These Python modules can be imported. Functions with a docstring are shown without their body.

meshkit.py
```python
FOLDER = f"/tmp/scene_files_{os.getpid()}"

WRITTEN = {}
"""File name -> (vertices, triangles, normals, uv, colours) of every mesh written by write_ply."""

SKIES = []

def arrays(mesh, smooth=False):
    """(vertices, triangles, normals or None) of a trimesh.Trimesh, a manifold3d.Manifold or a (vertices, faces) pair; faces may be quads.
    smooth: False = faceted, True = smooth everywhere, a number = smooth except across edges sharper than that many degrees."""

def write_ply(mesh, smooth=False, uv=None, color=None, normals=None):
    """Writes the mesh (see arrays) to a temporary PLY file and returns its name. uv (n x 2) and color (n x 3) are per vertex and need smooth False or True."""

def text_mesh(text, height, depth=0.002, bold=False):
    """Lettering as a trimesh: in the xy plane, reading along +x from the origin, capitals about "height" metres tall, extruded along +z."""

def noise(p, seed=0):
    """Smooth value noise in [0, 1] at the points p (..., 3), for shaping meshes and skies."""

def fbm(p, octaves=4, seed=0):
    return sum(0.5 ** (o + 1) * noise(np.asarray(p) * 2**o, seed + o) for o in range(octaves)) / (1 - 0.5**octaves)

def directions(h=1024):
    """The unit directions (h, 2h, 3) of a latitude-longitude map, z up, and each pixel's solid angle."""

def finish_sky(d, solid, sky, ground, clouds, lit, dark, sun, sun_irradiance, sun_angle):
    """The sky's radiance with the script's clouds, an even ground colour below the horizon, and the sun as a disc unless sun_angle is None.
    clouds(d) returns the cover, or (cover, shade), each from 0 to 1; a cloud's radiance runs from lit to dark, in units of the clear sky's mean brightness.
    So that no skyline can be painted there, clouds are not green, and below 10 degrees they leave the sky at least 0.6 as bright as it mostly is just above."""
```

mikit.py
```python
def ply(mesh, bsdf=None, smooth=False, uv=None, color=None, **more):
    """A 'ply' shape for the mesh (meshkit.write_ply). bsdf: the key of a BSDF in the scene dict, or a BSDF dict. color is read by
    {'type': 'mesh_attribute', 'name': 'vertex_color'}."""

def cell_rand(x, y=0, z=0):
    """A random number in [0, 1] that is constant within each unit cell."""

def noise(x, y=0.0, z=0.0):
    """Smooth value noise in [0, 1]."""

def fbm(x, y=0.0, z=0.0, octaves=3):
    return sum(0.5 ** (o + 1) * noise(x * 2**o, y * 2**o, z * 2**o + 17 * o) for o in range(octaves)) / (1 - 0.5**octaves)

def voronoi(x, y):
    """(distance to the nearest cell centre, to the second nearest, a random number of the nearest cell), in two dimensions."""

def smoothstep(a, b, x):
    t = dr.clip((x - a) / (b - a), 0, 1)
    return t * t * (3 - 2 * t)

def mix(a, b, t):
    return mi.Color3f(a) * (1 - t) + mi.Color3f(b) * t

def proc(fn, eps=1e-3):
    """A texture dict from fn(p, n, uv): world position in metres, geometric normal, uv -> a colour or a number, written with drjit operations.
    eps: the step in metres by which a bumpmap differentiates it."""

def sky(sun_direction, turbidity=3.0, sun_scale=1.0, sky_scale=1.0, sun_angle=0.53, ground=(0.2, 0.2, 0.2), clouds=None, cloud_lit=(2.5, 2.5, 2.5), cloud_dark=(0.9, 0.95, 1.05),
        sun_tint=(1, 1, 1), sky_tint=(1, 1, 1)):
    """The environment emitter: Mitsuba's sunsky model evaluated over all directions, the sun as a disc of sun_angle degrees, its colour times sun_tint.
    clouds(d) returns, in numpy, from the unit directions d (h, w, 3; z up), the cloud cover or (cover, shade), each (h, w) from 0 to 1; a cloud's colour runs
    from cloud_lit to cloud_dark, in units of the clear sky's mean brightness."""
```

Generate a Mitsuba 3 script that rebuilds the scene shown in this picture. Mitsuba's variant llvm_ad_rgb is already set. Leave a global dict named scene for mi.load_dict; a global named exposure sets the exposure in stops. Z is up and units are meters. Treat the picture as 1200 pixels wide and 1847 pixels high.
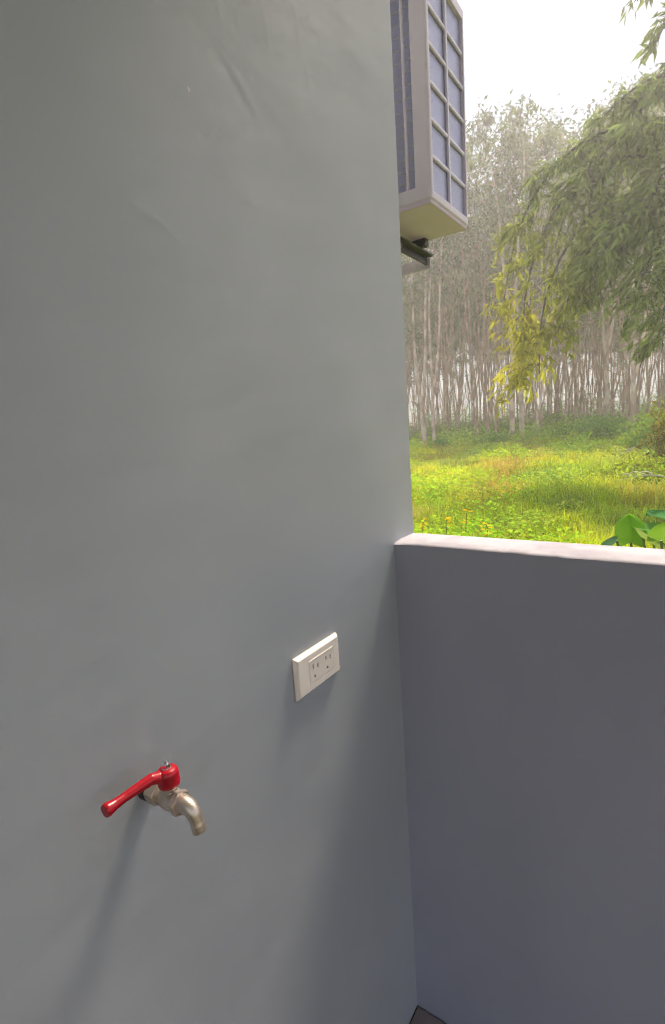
import math
import numpy as np
import trimesh
import manifold3d as m3
import mitsuba as mi
import drjit as dr
import mikit
import meshkit
from mikit import noise, fbm, smoothstep, mix, proc, cell_rand

T = mi.ScalarTransform4f
scene, labels = {}, {}

# ------------------------------------------------------------------ camera, sky, exposure
CAM = np.array([0.5091, 0.0, 1.4292])
FWD = np.array([-0.57056, 0.80507, -0.16226])
UP = np.array([-0.03640, 0.17259, 0.98432])
scene['camera'] = {'type': 'perspective', 'fov': 66.07, 'fov_axis': 'x', 'near_clip': 0.02, 'far_clip': 2000.0,
                   'to_world': T().look_at(origin=CAM.tolist(), target=(CAM + FWD).tolist(), up=UP.tolist()),
                   'medium': {'type': 'ref', 'id': 'mist'}}


def cloud_cover(d):
    n = meshkit.fbm(d * np.array([2.2, 2.2, 4.0]) + 3.1, 4, seed=5)
    cover = np.clip(0.62 + 0.9 * (n - 0.5), 0.35, 0.95)
    return cover, np.clip(0.25 + 1.2 * (n - 0.5), 0, 0.7)


SUN = (0.055, 0.53, 0.85)
scene['sky'] = mikit.sky(SUN, turbidity=3.5, sun_scale=1.3, sun_angle=15.0, sun_tint=(0.97, 0.97, 1.01), sky_tint=(1.0, 1.0, 1.06), clouds=cloud_cover,
                         cloud_lit=(2.6, 2.63, 2.92), cloud_dark=(1.3, 1.34, 1.55))
exposure = 2.12

scene['mist'] = {'type': 'homogeneous', 'albedo': 0.95, 'sigma_t': 0.0072, 'phase': {'type': 'hg', 'g': 0.6}}
scene['haze'] = {'type': 'cube', 'to_world': T().translate([-20, 95, 8.0]).scale([150, 150, 11]),
                 'bsdf': {'type': 'null'}, 'interior': {'type': 'ref', 'id': 'mist'}}
labels['haze'] = {'kind': 'stuff', 'label': 'pale morning haze hanging over the field and between the trees', 'category': 'haze'}


# ------------------------------------------------------------------ helpers
def tag(key, label=None, cat=None, group=None, kind=None):
    d = {}
    if label: d['label'] = label
    if cat: d['category'] = cat
    if group: d['group'] = group
    if kind: d['kind'] = kind
    labels[key] = d


def put(key, mesh, bsdf, smooth=False, **kw):
    k, i = key, 0
    while k in scene:
        i += 1
        k = f'{key}_{i:03d}'
    scene[k] = mikit.ply(mesh, bsdf, smooth, **kw)
    return k


def box(x0, x1, y0, y1, z0, z1):
    b = trimesh.creation.box(extents=[x1 - x0, y1 - y0, z1 - z0])
    b.apply_translation([(x0 + x1) / 2, (y0 + y1) / 2, (z0 + z1) / 2])
    return b


def rbox(x0, x1, y0, y1, z0, z1, r=0.004, seg=12):
    s = m3.Manifold.sphere(r, seg)
    pts = [s.translate([x, y, z]) for x in (x0 + r, x1 - r) for y in (y0 + r, y1 - r) for z in (z0 + r, z1 - r)]
    return m3.Manifold.batch_hull(pts)


def mbox(x0, x1, y0, y1, z0, z1):
    return m3.Manifold.cube([x1 - x0, y1 - y0, z1 - z0]).translate([x0, y0, z0])


def to_tm(m):
    q = m.to_mesh()
    return trimesh.Trimesh(np.array(q.vert_properties[:, :3]), np.array(q.tri_verts), process=False)


def cat(parts):
    parts = [p for p in parts if p is not None]
    return trimesh.util.concatenate(parts)


def tube(points, radii, sides=8, caps=True):
    P = np.asarray(points, float)
    R = np.broadcast_to(np.asarray(radii, float), (len(P),))
    d = np.gradient(P, axis=0)
    d /= np.linalg.norm(d, axis=1, keepdims=True) + 1e-12
    ref = np.array([0, 0, 1.0]) if abs(d[0][2]) < 0.8 else np.array([1.0, 0, 0])
    u = np.cross(d[0], ref); u /= np.linalg.norm(u)
    V = []
    a = np.arange(sides) * 2 * np.pi / sides
    for i in range(len(P)):
        u = u - d[i] * (u @ d[i]); u /= np.linalg.norm(u)
        w = np.cross(d[i], u)
        V.append(P[i] + R[i] * (np.cos(a)[:, None] * u + np.sin(a)[:, None] * w))
    V = np.vstack(V)
    F = []
    for i in range(len(P) - 1):
        for k in range(sides):
            A, B = i * sides + k, i * sides + (k + 1) % sides
            F += [[A, B, B + sides], [A, B + sides, A + sides]]
    if caps:
        c0, c1 = len(V), len(V) + 1
        V = np.vstack([V, P[0], P[-1]])
        n = (len(P) - 1) * sides
        for k in range(sides):
            F += [[c0, (k + 1) % sides, k], [c1, n + k, n + (k + 1) % sides]]
    return trimesh.Trimesh(V, np.array(F), process=False)


def spline(ctrl, n=24):
    from scipy.interpolate import CubicSpline
    c = np.asarray(ctrl, float)
    t = np.concatenate([[0], np.cumsum(np.linalg.norm(np.diff(c, axis=0), axis=1))])
    return CubicSpline(t, c)(np.linspace(0, t[-1], n))


def unit(v):
    return v / (np.linalg.norm(v, axis=-1, keepdims=True) + 1e-12)


def leaves(P, D, N, L, W, fold=0.15):
    """rhombic leaves: base P, along D, face normal about N; two triangles each, a little folded"""
    n = len(P)
    D = unit(D); S = unit(np.cross(D, N)); N = np.cross(S, D)
    L = np.broadcast_to(L, (n,))[:, None]; W = np.broadcast_to(W, (n,))[:, None]
    a = P
    tip = P + D * L - N * L * 0.08
    l = P + D * L * 0.42 + S * W * 0.5 + N * W * fold
    r = P + D * L * 0.42 - S * W * 0.5 + N * W * fold
    V = np.stack([a, l, tip, r], 1).reshape(-1, 3)
    i = np.arange(n)[:, None] * 4
    F = np.concatenate([i + [0, 2, 1], i + [0, 3, 2]], 1).reshape(-1, 3)
    return V, F


def rep(c, k):
    return np.repeat(c, k, axis=0)


# ------------------------------------------------------------------ materials
WALL_A, WALL_B = (0.302, 0.329, 0.350), (0.338, 0.368, 0.392)


def wall_color(p, n, uv):
    a = fbm(p.x * 1.7 + p.y * 1.3, p.z * 1.5, 2.3, 4)
    b = fbm(p.x * 9 + p.y * 7, p.z * 3.5, 7.7, 3)
    t = 0.65 * a + 0.35 * b
    c = mix(WALL_A, WALL_B, smoothstep(0.25, 0.75, t))
    # a few small paint specks and pin holes
    u, w = (p.x + p.y) * 9.0, p.z * 9.0
    q = cell_rand(dr.floor(u), dr.floor(w), 4)
    du = u - dr.floor(u) - 0.3 - 0.4 * cell_rand(dr.floor(u), dr.floor(w), 5)
    dw = w - dr.floor(w) - 0.3 - 0.4 * cell_rand(dr.floor(u), dr.floor(w), 6)
    s = dr.select((q > 0.988) & (dr.square(du) + dr.square(dw * 0.6) < 0.00025), 1.0, 0.0)
    return mix(c, (0.52, 0.52, 0.5), s)


MARKS = [(0.425, 1.672, -0.55, 0.022, 0.0022, 0.00021), (0.400, 1.680, -0.35, 0.035, 0.0070, 0.00019), (0.500, 1.626, -0.35, 0.009, 0.0014, 0.00021), (0.360, 1.858, -1.3, 0.008, 0.0018, 0.00034),
         (0.715, 2.03, -1.45, 0.050, 0.0050, 0.00021), (0.735, 1.96, -1.5, 0.040, 0.0060, 0.00019), (0.585, 1.880, -0.7, 0.035, 0.0080, 0.00032), (0.560, 1.885, -0.75, 0.03, 0.0090, -0.00029),
         (0.640, 1.99, -1.45, 0.045, 0.0050, 0.00017), (0.545, 1.97, -1.4, 0.04, 0.0045, 0.00017)]


def wall_bump(p, n, uv):
    y, z = p.x + p.y, p.z
    big = fbm(y * 3.1, z * 2.4, 1.0, 3)
    stroke = fbm(y * 4.0 + z * 7.0, z * 16.0 - y * 7.0, 3.0, 3)
    fine = noise(y * 260, z * 260, 0.0)
    # trowel marks: short curved ridges left in the render coat
    marks = mi.Float(0)
    for (my, mz, ang, ln, wd, amp) in MARKS:
        c, s = math.cos(ang), math.sin(ang)
        a, b = (y - my) * c + (z - mz) * s, -(y - my) * s + (z - mz) * c
        b = b + a * a * 2.0
        marks += amp * dr.exp(-dr.square(a / ln) - dr.square(b / wd))
    return big * 0.0055 + stroke * 0.0013 + fine * 0.00014 + marks


scene['wall_paint'] = {'type': 'twosided', 'bsdf': {'type': 'bumpmap', 'arbitrary': proc(wall_bump, 2e-3), 'scale': 1.0,
                       'bsdf': {'type': 'principled', 'base_color': proc(wall_color), 'roughness': 0.48, 'specular': 0.45}}}


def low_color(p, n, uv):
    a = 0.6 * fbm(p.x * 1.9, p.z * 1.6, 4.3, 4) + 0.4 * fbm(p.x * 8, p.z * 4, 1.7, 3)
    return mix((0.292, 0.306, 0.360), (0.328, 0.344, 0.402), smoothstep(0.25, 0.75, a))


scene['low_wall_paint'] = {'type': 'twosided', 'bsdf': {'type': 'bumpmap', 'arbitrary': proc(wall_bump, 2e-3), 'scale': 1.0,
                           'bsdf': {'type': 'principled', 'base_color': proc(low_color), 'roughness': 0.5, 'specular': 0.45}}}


def coping_color(p, n, uv):
    t = fbm(p.x * 14, p.y * 14, 1.0, 4)
    return mix((0.29, 0.28, 0.32), (0.39, 0.38, 0.42), smoothstep(0.3, 0.65, t))


def coping_bump(p, n, uv):
    return fbm(p.x * 30, p.y * 30, 2.0, 3) * 0.0012


scene['coping_plaster'] = {'type': 'twosided', 'bsdf': {'type': 'bumpmap', 'arbitrary': proc(coping_bump, 1e-3), 'scale': 1.0,
                           'bsdf': {'type': 'principled', 'base_color': proc(coping_color), 'roughness': 0.75}}}


def floor_color(p, n, uv):
    t = fbm(p.x * 12, p.y * 12, 0.0, 4)
    return mix((0.20, 0.16, 0.155), (0.28, 0.225, 0.22), t)


scene['floor_tile'] = {'type': 'twosided', 'bsdf': {'type': 'principled', 'base_color': proc(floor_color), 'roughness': 0.5}}
scene['grout'] = {'type': 'twosided', 'bsdf': {'type': 'diffuse', 'reflectance': {'type': 'rgb', 'value': [0.05, 0.045, 0.045]}}}
scene['white_ceiling'] = {'type': 'twosided', 'bsdf': {'type': 'diffuse', 'reflectance': {'type': 'rgb', 'value': [0.42, 0.42, 0.42]}}}


def pr(name, col, rough=0.5, metal=0.0, **kw):
    scene[name] = {'type': 'twosided', 'bsdf': {'type': 'principled', 'base_color': {'type': 'rgb', 'value': list(col)}, 'roughness': rough, 'metallic': metal, **kw}}


pr('ivory_plastic', (0.80, 0.74, 0.66), 0.32, specular=0.5)
pr('ivory_insert', (0.76, 0.715, 0.63), 0.36, specular=0.5)
pr('slot_dark', (0.05, 0.035, 0.03), 0.6)
pr('red_plastic', (0.31, 0.0015, 0.010), 0.30, specular=0.4, clearcoat=0.25, clearcoat_gloss=0.9)
pr('dark_ring', (0.03, 0.02, 0.022), 0.5)
pr('chrome', (0.82, 0.82, 0.84), 0.12, 1.0)
pr('black_paint', (0.045, 0.045, 0.05), 0.5)
pr('grey_steel', (0.42, 0.41, 0.42), 0.5)


def nickel_color(p, n, uv):
    t = fbm(p.x * 160, p.y * 160, p.z * 160, 3)
    return mix((0.50, 0.43, 0.36), (0.66, 0.59, 0.51), t)


def nickel_bump(p, n, uv):
    return fbm(p.x * 500, p.y * 500, p.z * 500, 2) * 0.00018


scene['nickel'] = {'type': 'twosided', 'bsdf': {'type': 'bumpmap', 'arbitrary': proc(nickel_bump, 3e-4), 'scale': 1.0,
                   'bsdf': {'type': 'principled', 'base_color': proc(nickel_color), 'roughness': 0.33, 'metallic': 0.85}}}


def casing_color(p, n, uv):
    t = fbm(p.x * 6, p.y * 6, p.z * 6, 4)
    return mix((0.55, 0.52, 0.60), (0.63, 0.60, 0.68), t)


scene['casing_paint'] = {'type': 'twosided', 'bsdf': {'type': 'principled', 'base_color': proc(casing_color), 'roughness': 0.45}}


scene['grille_paint'] = {'type': 'twosided', 'bsdf': {'type': 'principled', 'base_color': {'type': 'rgb', 'value': [0.58, 0.57, 0.68]}, 'roughness': 0.45}}


def underside_color(p, n, uv):
    t = fbm(p.x * 9, p.y * 9, p.z * 9, 4)
    return mix((0.50, 0.43, 0.52), (0.57, 0.51, 0.63), t)


scene['underside_paint'] = {'type': 'twosided', 'bsdf': {'type': 'principled', 'base_color': proc(underside_color), 'roughness': 0.6}}


def coil_color(p, n, uv):
    s = p.x * 0.7 + p.y
    fin = dr.abs(dr.sin(s * 2 * math.pi / 0.0036))
    return mix((0.30, 0.31, 0.45), (0.40, 0.41, 0.56), fin)


scene['coil_fins'] = {'type': 'twosided', 'bsdf': {'type': 'principled', 'base_color': proc(coil_color), 'roughness': 0.4, 'metallic': 0.4}}


def leaf_mat(name, trans=0.9, rough=0.45):
    scene[name] = {'type': 'principledthin', 'base_color': {'type': 'mesh_attribute', 'name': 'vertex_color'}, 'roughness': rough,
                   'diff_trans': trans, 'eta': 1.4, 'spec_trans': 0.0}


leaf_mat('leaf_forest', 0.8)
leaf_mat('leaf_olive', 0.8)
leaf_mat('leaf_grass', 1.1)
leaf_mat('leaf_shrub', 0.8)


def bark_color(p, n, uv):
    t = fbm(p.x * 5, p.y * 5, p.z * 2.2, 4)
    return mix((0.38, 0.235, 0.175), (0.68, 0.47, 0.375), smoothstep(0.3, 0.7, t))


def pale_bark_color(p, n, uv):
    t = fbm(p.x * 5, p.y * 5, p.z * 2.2, 4)
    return mix((0.44, 0.31, 0.235), (0.78, 0.63, 0.52), smoothstep(0.3, 0.65, t))


scene['pale_bark'] = {'type': 'twosided', 'bsdf': {'type': 'diffuse', 'reflectance': proc(pale_bark_color)}}
scene['bark'] = {'type': 'twosided', 'bsdf': {'type': 'diffuse', 'reflectance': proc(bark_color)}}
pr('dark_bark', (0.10, 0.085, 0.065), 0.8)


def ground_color(p, n, uv):
    t = fbm(p.x * 0.5, p.y * 0.5, 0.0, 4)
    s = fbm(p.x * 4, p.y * 4, 0.0, 3)
    return mix(mix((0.09, 0.10, 0.025), (0.15, 0.15, 0.03), t), (0.17, 0.12, 0.05), smoothstep(0.5, 0.7, s))


scene['field_soil'] = {'type': 'twosided', 'bsdf': {'type': 'diffuse', 'reflectance': proc(ground_color)}}

# ------------------------------------------------------------------ the porch: walls, floor, roof
D, TH, H = 0.9348, 0.0989, 1.182
ROOF_Z, ROOF_Y, RIGHT, BACK = 2.85, D + TH + 0.10, 2.6, -1.9


def grid_wall():
    """the tall painted wall: slab with a chamfered, slightly wavy free end"""
    y1 = D + TH
    c = 0.004
    prof = [(0, BACK), (0, y1 - c), (-c, y1), (-0.115, y1), (-0.115, BACK)]
    zs = np.linspace(-0.4, ROOF_Z, 60)
    V, F = [], []
    for k, z in enumerate(zs):
        for j, (x, y) in enumerate(prof):
            w = 0.0016 * (meshkit.noise(np.array([z * 9.0, 3.3, j * 0.1])) - 0.5) if j in (1, 2) else 0
            V.append((x, y + 2 * w, z))
    n = len(prof)
    for k in range(len(zs) - 1):
        for j in range(n):
            a, b = k * n + j, k * n + (j + 1) % n
            F += [[a, b, b + n], [a, b + n, a + n]]
    return trimesh.Trimesh(np.array(V), np.array(F), process=False)


put('house_wall', grid_wall(), 'wall_paint')
tag('house_wall', 'tall smooth grey painted wall filling the left of the view, carrying tap and socket', 'wall')
put('facade_wall', box(-5.0, -0.115, D, D + TH - 0.002, -0.4, ROOF_Z), 'wall_paint')
tag('facade_wall', 'outer house wall round the corner behind the air conditioner', 'wall')


def low_wall_body():
    return box(0.0, RIGHT, D, D + TH, -0.4, H - 0.0055)


def coping_mesh():
    n = 260
    xs = np.linspace(0.0, RIGHT, n)
    prof = np.array([(D + 0.0, H - 0.0055), (D - 0.0005, H - 0.004), (D + 0.0035, H), (D + TH * 0.33, H + 0.0006), (D + TH * 0.66, H), (D + TH - 0.004, H), (D + TH + 0.0005, H - 0.004), (D + TH, H - 0.0055)])
    V, F = [], []
    for x in xs:
        nz = [meshkit.noise(np.array([x * s, 1.7, 5.1 + s])) - 0.5 for s in (14, 45, 110)]
        e = 0.0030 * nz[0] + 0.0022 * nz[1] + 0.0012 * nz[2]
        chip = 0.004 * math.exp(-((x - 0.006) / 0.008) ** 2)
        for j, (y, z) in enumerate(prof):
            dy = dz = 0
            if j in (1, 2):
                dy, dz = e + chip, -abs(e) * 0.5 - (chip if j == 2 else 0)
            if j in (5, 6):
                dy = -0.7 * e
            V.append((x, y + dy, z + dz + 0.0008 * nz[0]))
    m = len(prof)
    for i in range(n - 1):
        for j in range(m - 1):
            a = i * m + j
            F += [[a, a + 1, a + m + 1], [a, a + m + 1, a + m]]
    return trimesh.Trimesh(np.array(V), np.array(F)[:, ::-1], process=False)


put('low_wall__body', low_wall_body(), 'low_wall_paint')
put('low_wall__coping', coping_mesh(), 'coping_plaster', smooth=35)
labels['low_wall__coping'] = {'label': 'pale rough top of the low wall'}
tag('low_wall', 'low grey parapet wall at right with a pale flat top, field beyond it', 'low wall')

# side parapet and house wall outside the frame close the porch
put('roof_post', box(RIGHT - 0.12, RIGHT, D - 0.022, D + TH - 0.003, H + 0.003, ROOF_Z), 'wall_paint')
tag('roof_post', 'square grey post on the far right end of the low wall', 'post')
put('rear_wall', box(-0.115, 0.5, BACK - 0.12, BACK - 0.002, -0.4, ROOF_Z), 'wall_paint')
tag('rear_wall', 'grey house wall at the back of the porch', 'wall')
put('ceiling', box(-5.0, RIGHT + 0.4, BACK - 0.12, ROOF_Y, ROOF_Z + 0.002, ROOF_Z + 0.12), 'white_ceiling')
tag('ceiling', kind='structure')
put('floor', box(-0.1, RIGHT, BACK, D - 0.002, -0.3, -0.004), 'grout')
tag('floor', kind='structure')
for i in range(4):
    for j in range(4):
        x0, y1 = 0.003 + 0.404 * i, D - 0.003 - 0.404 * j
        put('floor__tile', to_tm(rbox(x0, x0 + 0.4, y1 - 0.4, y1, -0.012, 0.0, 0.002, 8)), 'floor_tile')

# ------------------------------------------------------------------ wall socket
SY, SZ, SW, SH = 0.5777, 0.9999, 0.12, 0.07


def socket():
    tag('wall_socket', 'ivory double power socket on the grey wall near the corner', 'socket')
    plate = m3.Manifold.batch_hull([
        rbox(0.0005, 0.004, SY - 0.001, SY + SW + 0.001, SZ - 0.001, SZ + SH + 0.001, 0.0015, 16),
        rbox(0.004, 0.0095, SY + 0.0025, SY + SW - 0.0025, SZ + 0.0025, SZ + SH - 0.0025, 0.0025, 20)])
    iy0, iy1, iz0, iz1 = SY + 0.031, SY + 0.099, SZ + 0.0155, SZ + 0.0555
    plate = plate - mbox(0.0078, 0.02, iy0 - 0.0006, iy1 + 0.0006, iz0 - 0.0006, iz1 + 0.0006)
    put('wall_socket__plate', to_tm(plate), 'ivory_plastic', smooth=28)
    ins = rbox(0.0070, 0.0098, iy0, iy1, iz0, iz1, 0.0008, 12)
    ridge = rbox(0.0085, 0.0104, iy0, iy1, iz1 - 0.0022, iz1, 0.0007, 10)
    ins = ins + ridge
    cuts, slots = [], []
    for oy in (SY + 0.0475, SY + 0.0835):
        for dy, dz, w, h in ((-0.006, 0.0085, 0.0038, 0.0088), (0.0065, 0.006, 0.0038, 0.0088)):
            cuts.append(mbox(0.0074, 0.02, oy + dy - w / 2, oy + dy + w / 2, SZ + 0.0335 + dz - h / 2, SZ + 0.0335 + dz + h / 2))
            slots.append(box(0.0071, 0.0079, oy + dy - w / 2 + 1e-5, oy + dy + w / 2 - 1e-5, SZ + 0.0335 + dz - h / 2 + 1e-5, SZ + 0.0335 + dz + h / 2 - 1e-5))
        hole = m3.Manifold.cylinder(0.02, 0.0026, 0.0026, 20).rotate([0, 90, 0]).translate([0.0074, oy - 0.003, SZ + 0.0245])
        hole = hole + mbox(0.0074, 0.0274, oy - 0.0056, oy - 0.0004, SZ + 0.0215, SZ + 0.0245)
        cuts.append(hole)
        slots.append(box(0.0071, 0.0079, oy - 0.0055, oy - 0.0005, SZ + 0.0216, SZ + 0.0268))
    for c in cuts:
        ins = ins - c
    put('wall_socket__insert', to_tm(ins), 'ivory_insert', smooth=28)
    for s in slots:
        put('wall_socket__slot', s, 'slot_dark')


socket()


# ------------------------------------------------------------------ water tap
def hull_chain(pts, rad, seg=24):
    out = m3.Manifold()
    for (a, ra), (b, rb) in zip(zip(pts[:-1], rad[:-1]), zip(pts[1:], rad[1:])):
        out = out + m3.Manifold.batch_hull([m3.Manifold.sphere(ra, seg).translate(list(a)), m3.Manifold.sphere(rb, seg).translate(list(b))])
    return out


def smoothed(m, edge=0.0012, it=12):
    t = to_tm(m.refine_to_length(edge))
    t.merge_vertices()
    trimesh.smoothing.filter_taubin(t, iterations=it)
    return t


def lathe_x(prof, seg=40):
    """prof: (x, r) list -> solid of revolution about x"""
    pts = [(r, x) for x, r in prof]
    t = m3.Manifold.revolve(m3.CrossSection([[(0, pts[0][1])] + pts + [(0, pts[-1][1])]]), seg)
    return t.rotate([0, 90, 0]) if True else t


def tap():
    tag('water_tap', 'wall mounted water tap with red lever handle and dull nickel spout', 'tap')
    tilt, K = math.atan(0.07), 0.86
    Y0, Z0 = 0.3045, 1.0280

    def place(m):
        t = m if isinstance(m, trimesh.Trimesh) else to_tm(m)
        M = np.eye(4)
        c, s = math.cos(tilt), math.sin(tilt)
        M[:3, :3] = K * np.array([[c, 0, -s], [0, 1, 0], [s, 0, c]])
        M[:3, 3] = [0, Y0, Z0]
        t.apply_transform(M)
        return t

    def hexa(x0, x1, r, ch=0.0015):
        h = m3.Manifold.cylinder(x1 - x0, r, r, 6).rotate([0, 0, 12])
        cone = m3.Manifold.revolve(m3.CrossSection([[(0, 0), (r - ch * 1.6, 0), (r + 0.0005, ch), (r + 0.0005, x1 - x0 - ch), (r - ch * 1.6, x1 - x0), (0, x1 - x0)]]), 48)
        return (h ^ cone).rotate([0, 90, 0]).translate([x0, 0, 0])

    def lx(prof):
        cs = m3.CrossSection([[(0, prof[0][0])] + [(r, x) for x, r in prof] + [(0, prof[-1][0])]])
        return m3.Manifold.revolve(cs, 48).rotate([0, 90, 0])

    # revolve() turns about z with y of the section as height; rotate to run along +x
    put('water_tap__wall_ring', place(lx([(-0.004, 0.0155), (0.007, 0.0150), (0.0075, 0.0125), (0.012, 0.0120)])), 'dark_ring', smooth=30)
    put('water_tap__hex_nut', place(hexa(0.0115, 0.029, 0.0158)), 'nickel', smooth=20)
    body = lx([(0.028, 0.0105), (0.034, 0.0100), (0.0375, 0.0118), (0.043, 0.0142), (0.050, 0.0150), (0.057, 0.0142), (0.062, 0.0122), (0.0655, 0.0112)])
    neck = m3.Manifold.cylinder(0.020, 0.0085, 0.0095, 32).translate([0.052, 0, 0.008])
    lug = m3.Manifold.cylinder(0.0035, 0.0125, 0.0125, 32).translate([0.052, 0, 0.0175])
    put('water_tap__valve_body', place(smoothed(body + neck + lug, 0.0015, 6)), 'nickel', smooth=40)
    put('water_tap__collar', place(hexa(0.0645, 0.0735, 0.0160, 0.0012)), 'nickel', smooth=20)
    # spout: curved tube, hollow at the mouth
    path = spline([(0.070, 0, 0.0), (0.080, 0.000, 0.0015), (0.0885, 0.001, -0.003), (0.0935, 0.002, -0.013), (0.0955, 0.0025, -0.022), (0.0965, 0.003, -0.031)], 26)
    rad = np.interp(np.linspace(0, 1, 26), [0, 0.25, 0.6, 0.78, 0.8, 1.0], [0.0118, 0.0106, 0.0092, 0.0088, 0.0094, 0.0094])
    outer = tube(path, rad, 32)
    inner = tube(path[-8:] + (path[-1] - path[-2]) * np.linspace(-0.5, 1.0, 8)[:, None], 0.0068, 24)

    def mf(t):
        return m3.Manifold(m3.Mesh(vert_properties=np.asarray(t.vertices, np.float32), tri_verts=np.asarray(t.faces, np.uint32)))
    put('water_tap__spout', place(to_tm(mf(outer) - mf(inner))), 'nickel', smooth=40)
    # red handle: cap + bent lever, one smooth piece
    cx = 0.053
    cap = m3.Manifold.batch_hull([
        m3.Manifold.cylinder(0.001, 0.0132, 0.0132, 40).translate([cx, 0, 0.0205]),
        m3.Manifold.cylinder(0.001, 0.0143, 0.0143, 40).translate([cx, 0, 0.0235]),
        m3.Manifold.cylinder(0.001, 0.0141, 0.0141, 40).translate([cx, 0, 0.0375]),
        m3.Manifold.cylinder(0.001, 0.0118, 0.0118, 40).translate([cx, 0, 0.0420]),
        m3.Manifold.cylinder(0.001, 0.0070, 0.0070, 40).translate([cx, 0, 0.0438])])
    lev = hull_chain([(cx, 0, 0.033), (cx - 0.002, -0.012, 0.0375), (cx - 0.003, -0.0215, 0.0410), (cx - 0.006, -0.040, 0.0396), (cx - 0.008, -0.057, 0.0383), (cx - 0.009, -0.069, 0.0374), (cx - 0.010, -0.0785, 0.0367)],
                     [0.0092, 0.0076, 0.0072, 0.0064, 0.0058, 0.0064, 0.0084], 28)
    put('water_tap__handle', place(smoothed((cap + lev) - mbox(cx - 0.04, cx + 0.04, -0.2, -0.0825, 0.0, 0.08), 0.0011, 14)), 'red_plastic', smooth=60)
    nut = m3.Manifold.cylinder(0.0058, 0.0058, 0.0058, 6).rotate([0, 0, 20]).translate([cx, 0, 0.0440])
    stud = m3.Manifold.batch_hull([m3.Manifold.cylinder(0.0035, 0.0024, 0.0024, 20).translate([cx, 0, 0.0490]), m3.Manifold.cylinder(0.0045, 0.0017, 0.0017, 20).translate([cx, 0, 0.0490])])
    wash = m3.Manifold.cylinder(0.0012, 0.0068, 0.0062, 32).translate([cx, 0, 0.0438])
    put('water_tap__handle__lock_nut', place(nut + stud + wash), 'chrome', smooth=25)


tap()

# ------------------------------------------------------------------ air conditioner outdoor unit on its bracket
AX1, AX0, AY0, AY1, AZ0, AZ1 = -0.047, -0.83, 1.309, 1.574, 1.975, 2.535


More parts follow.
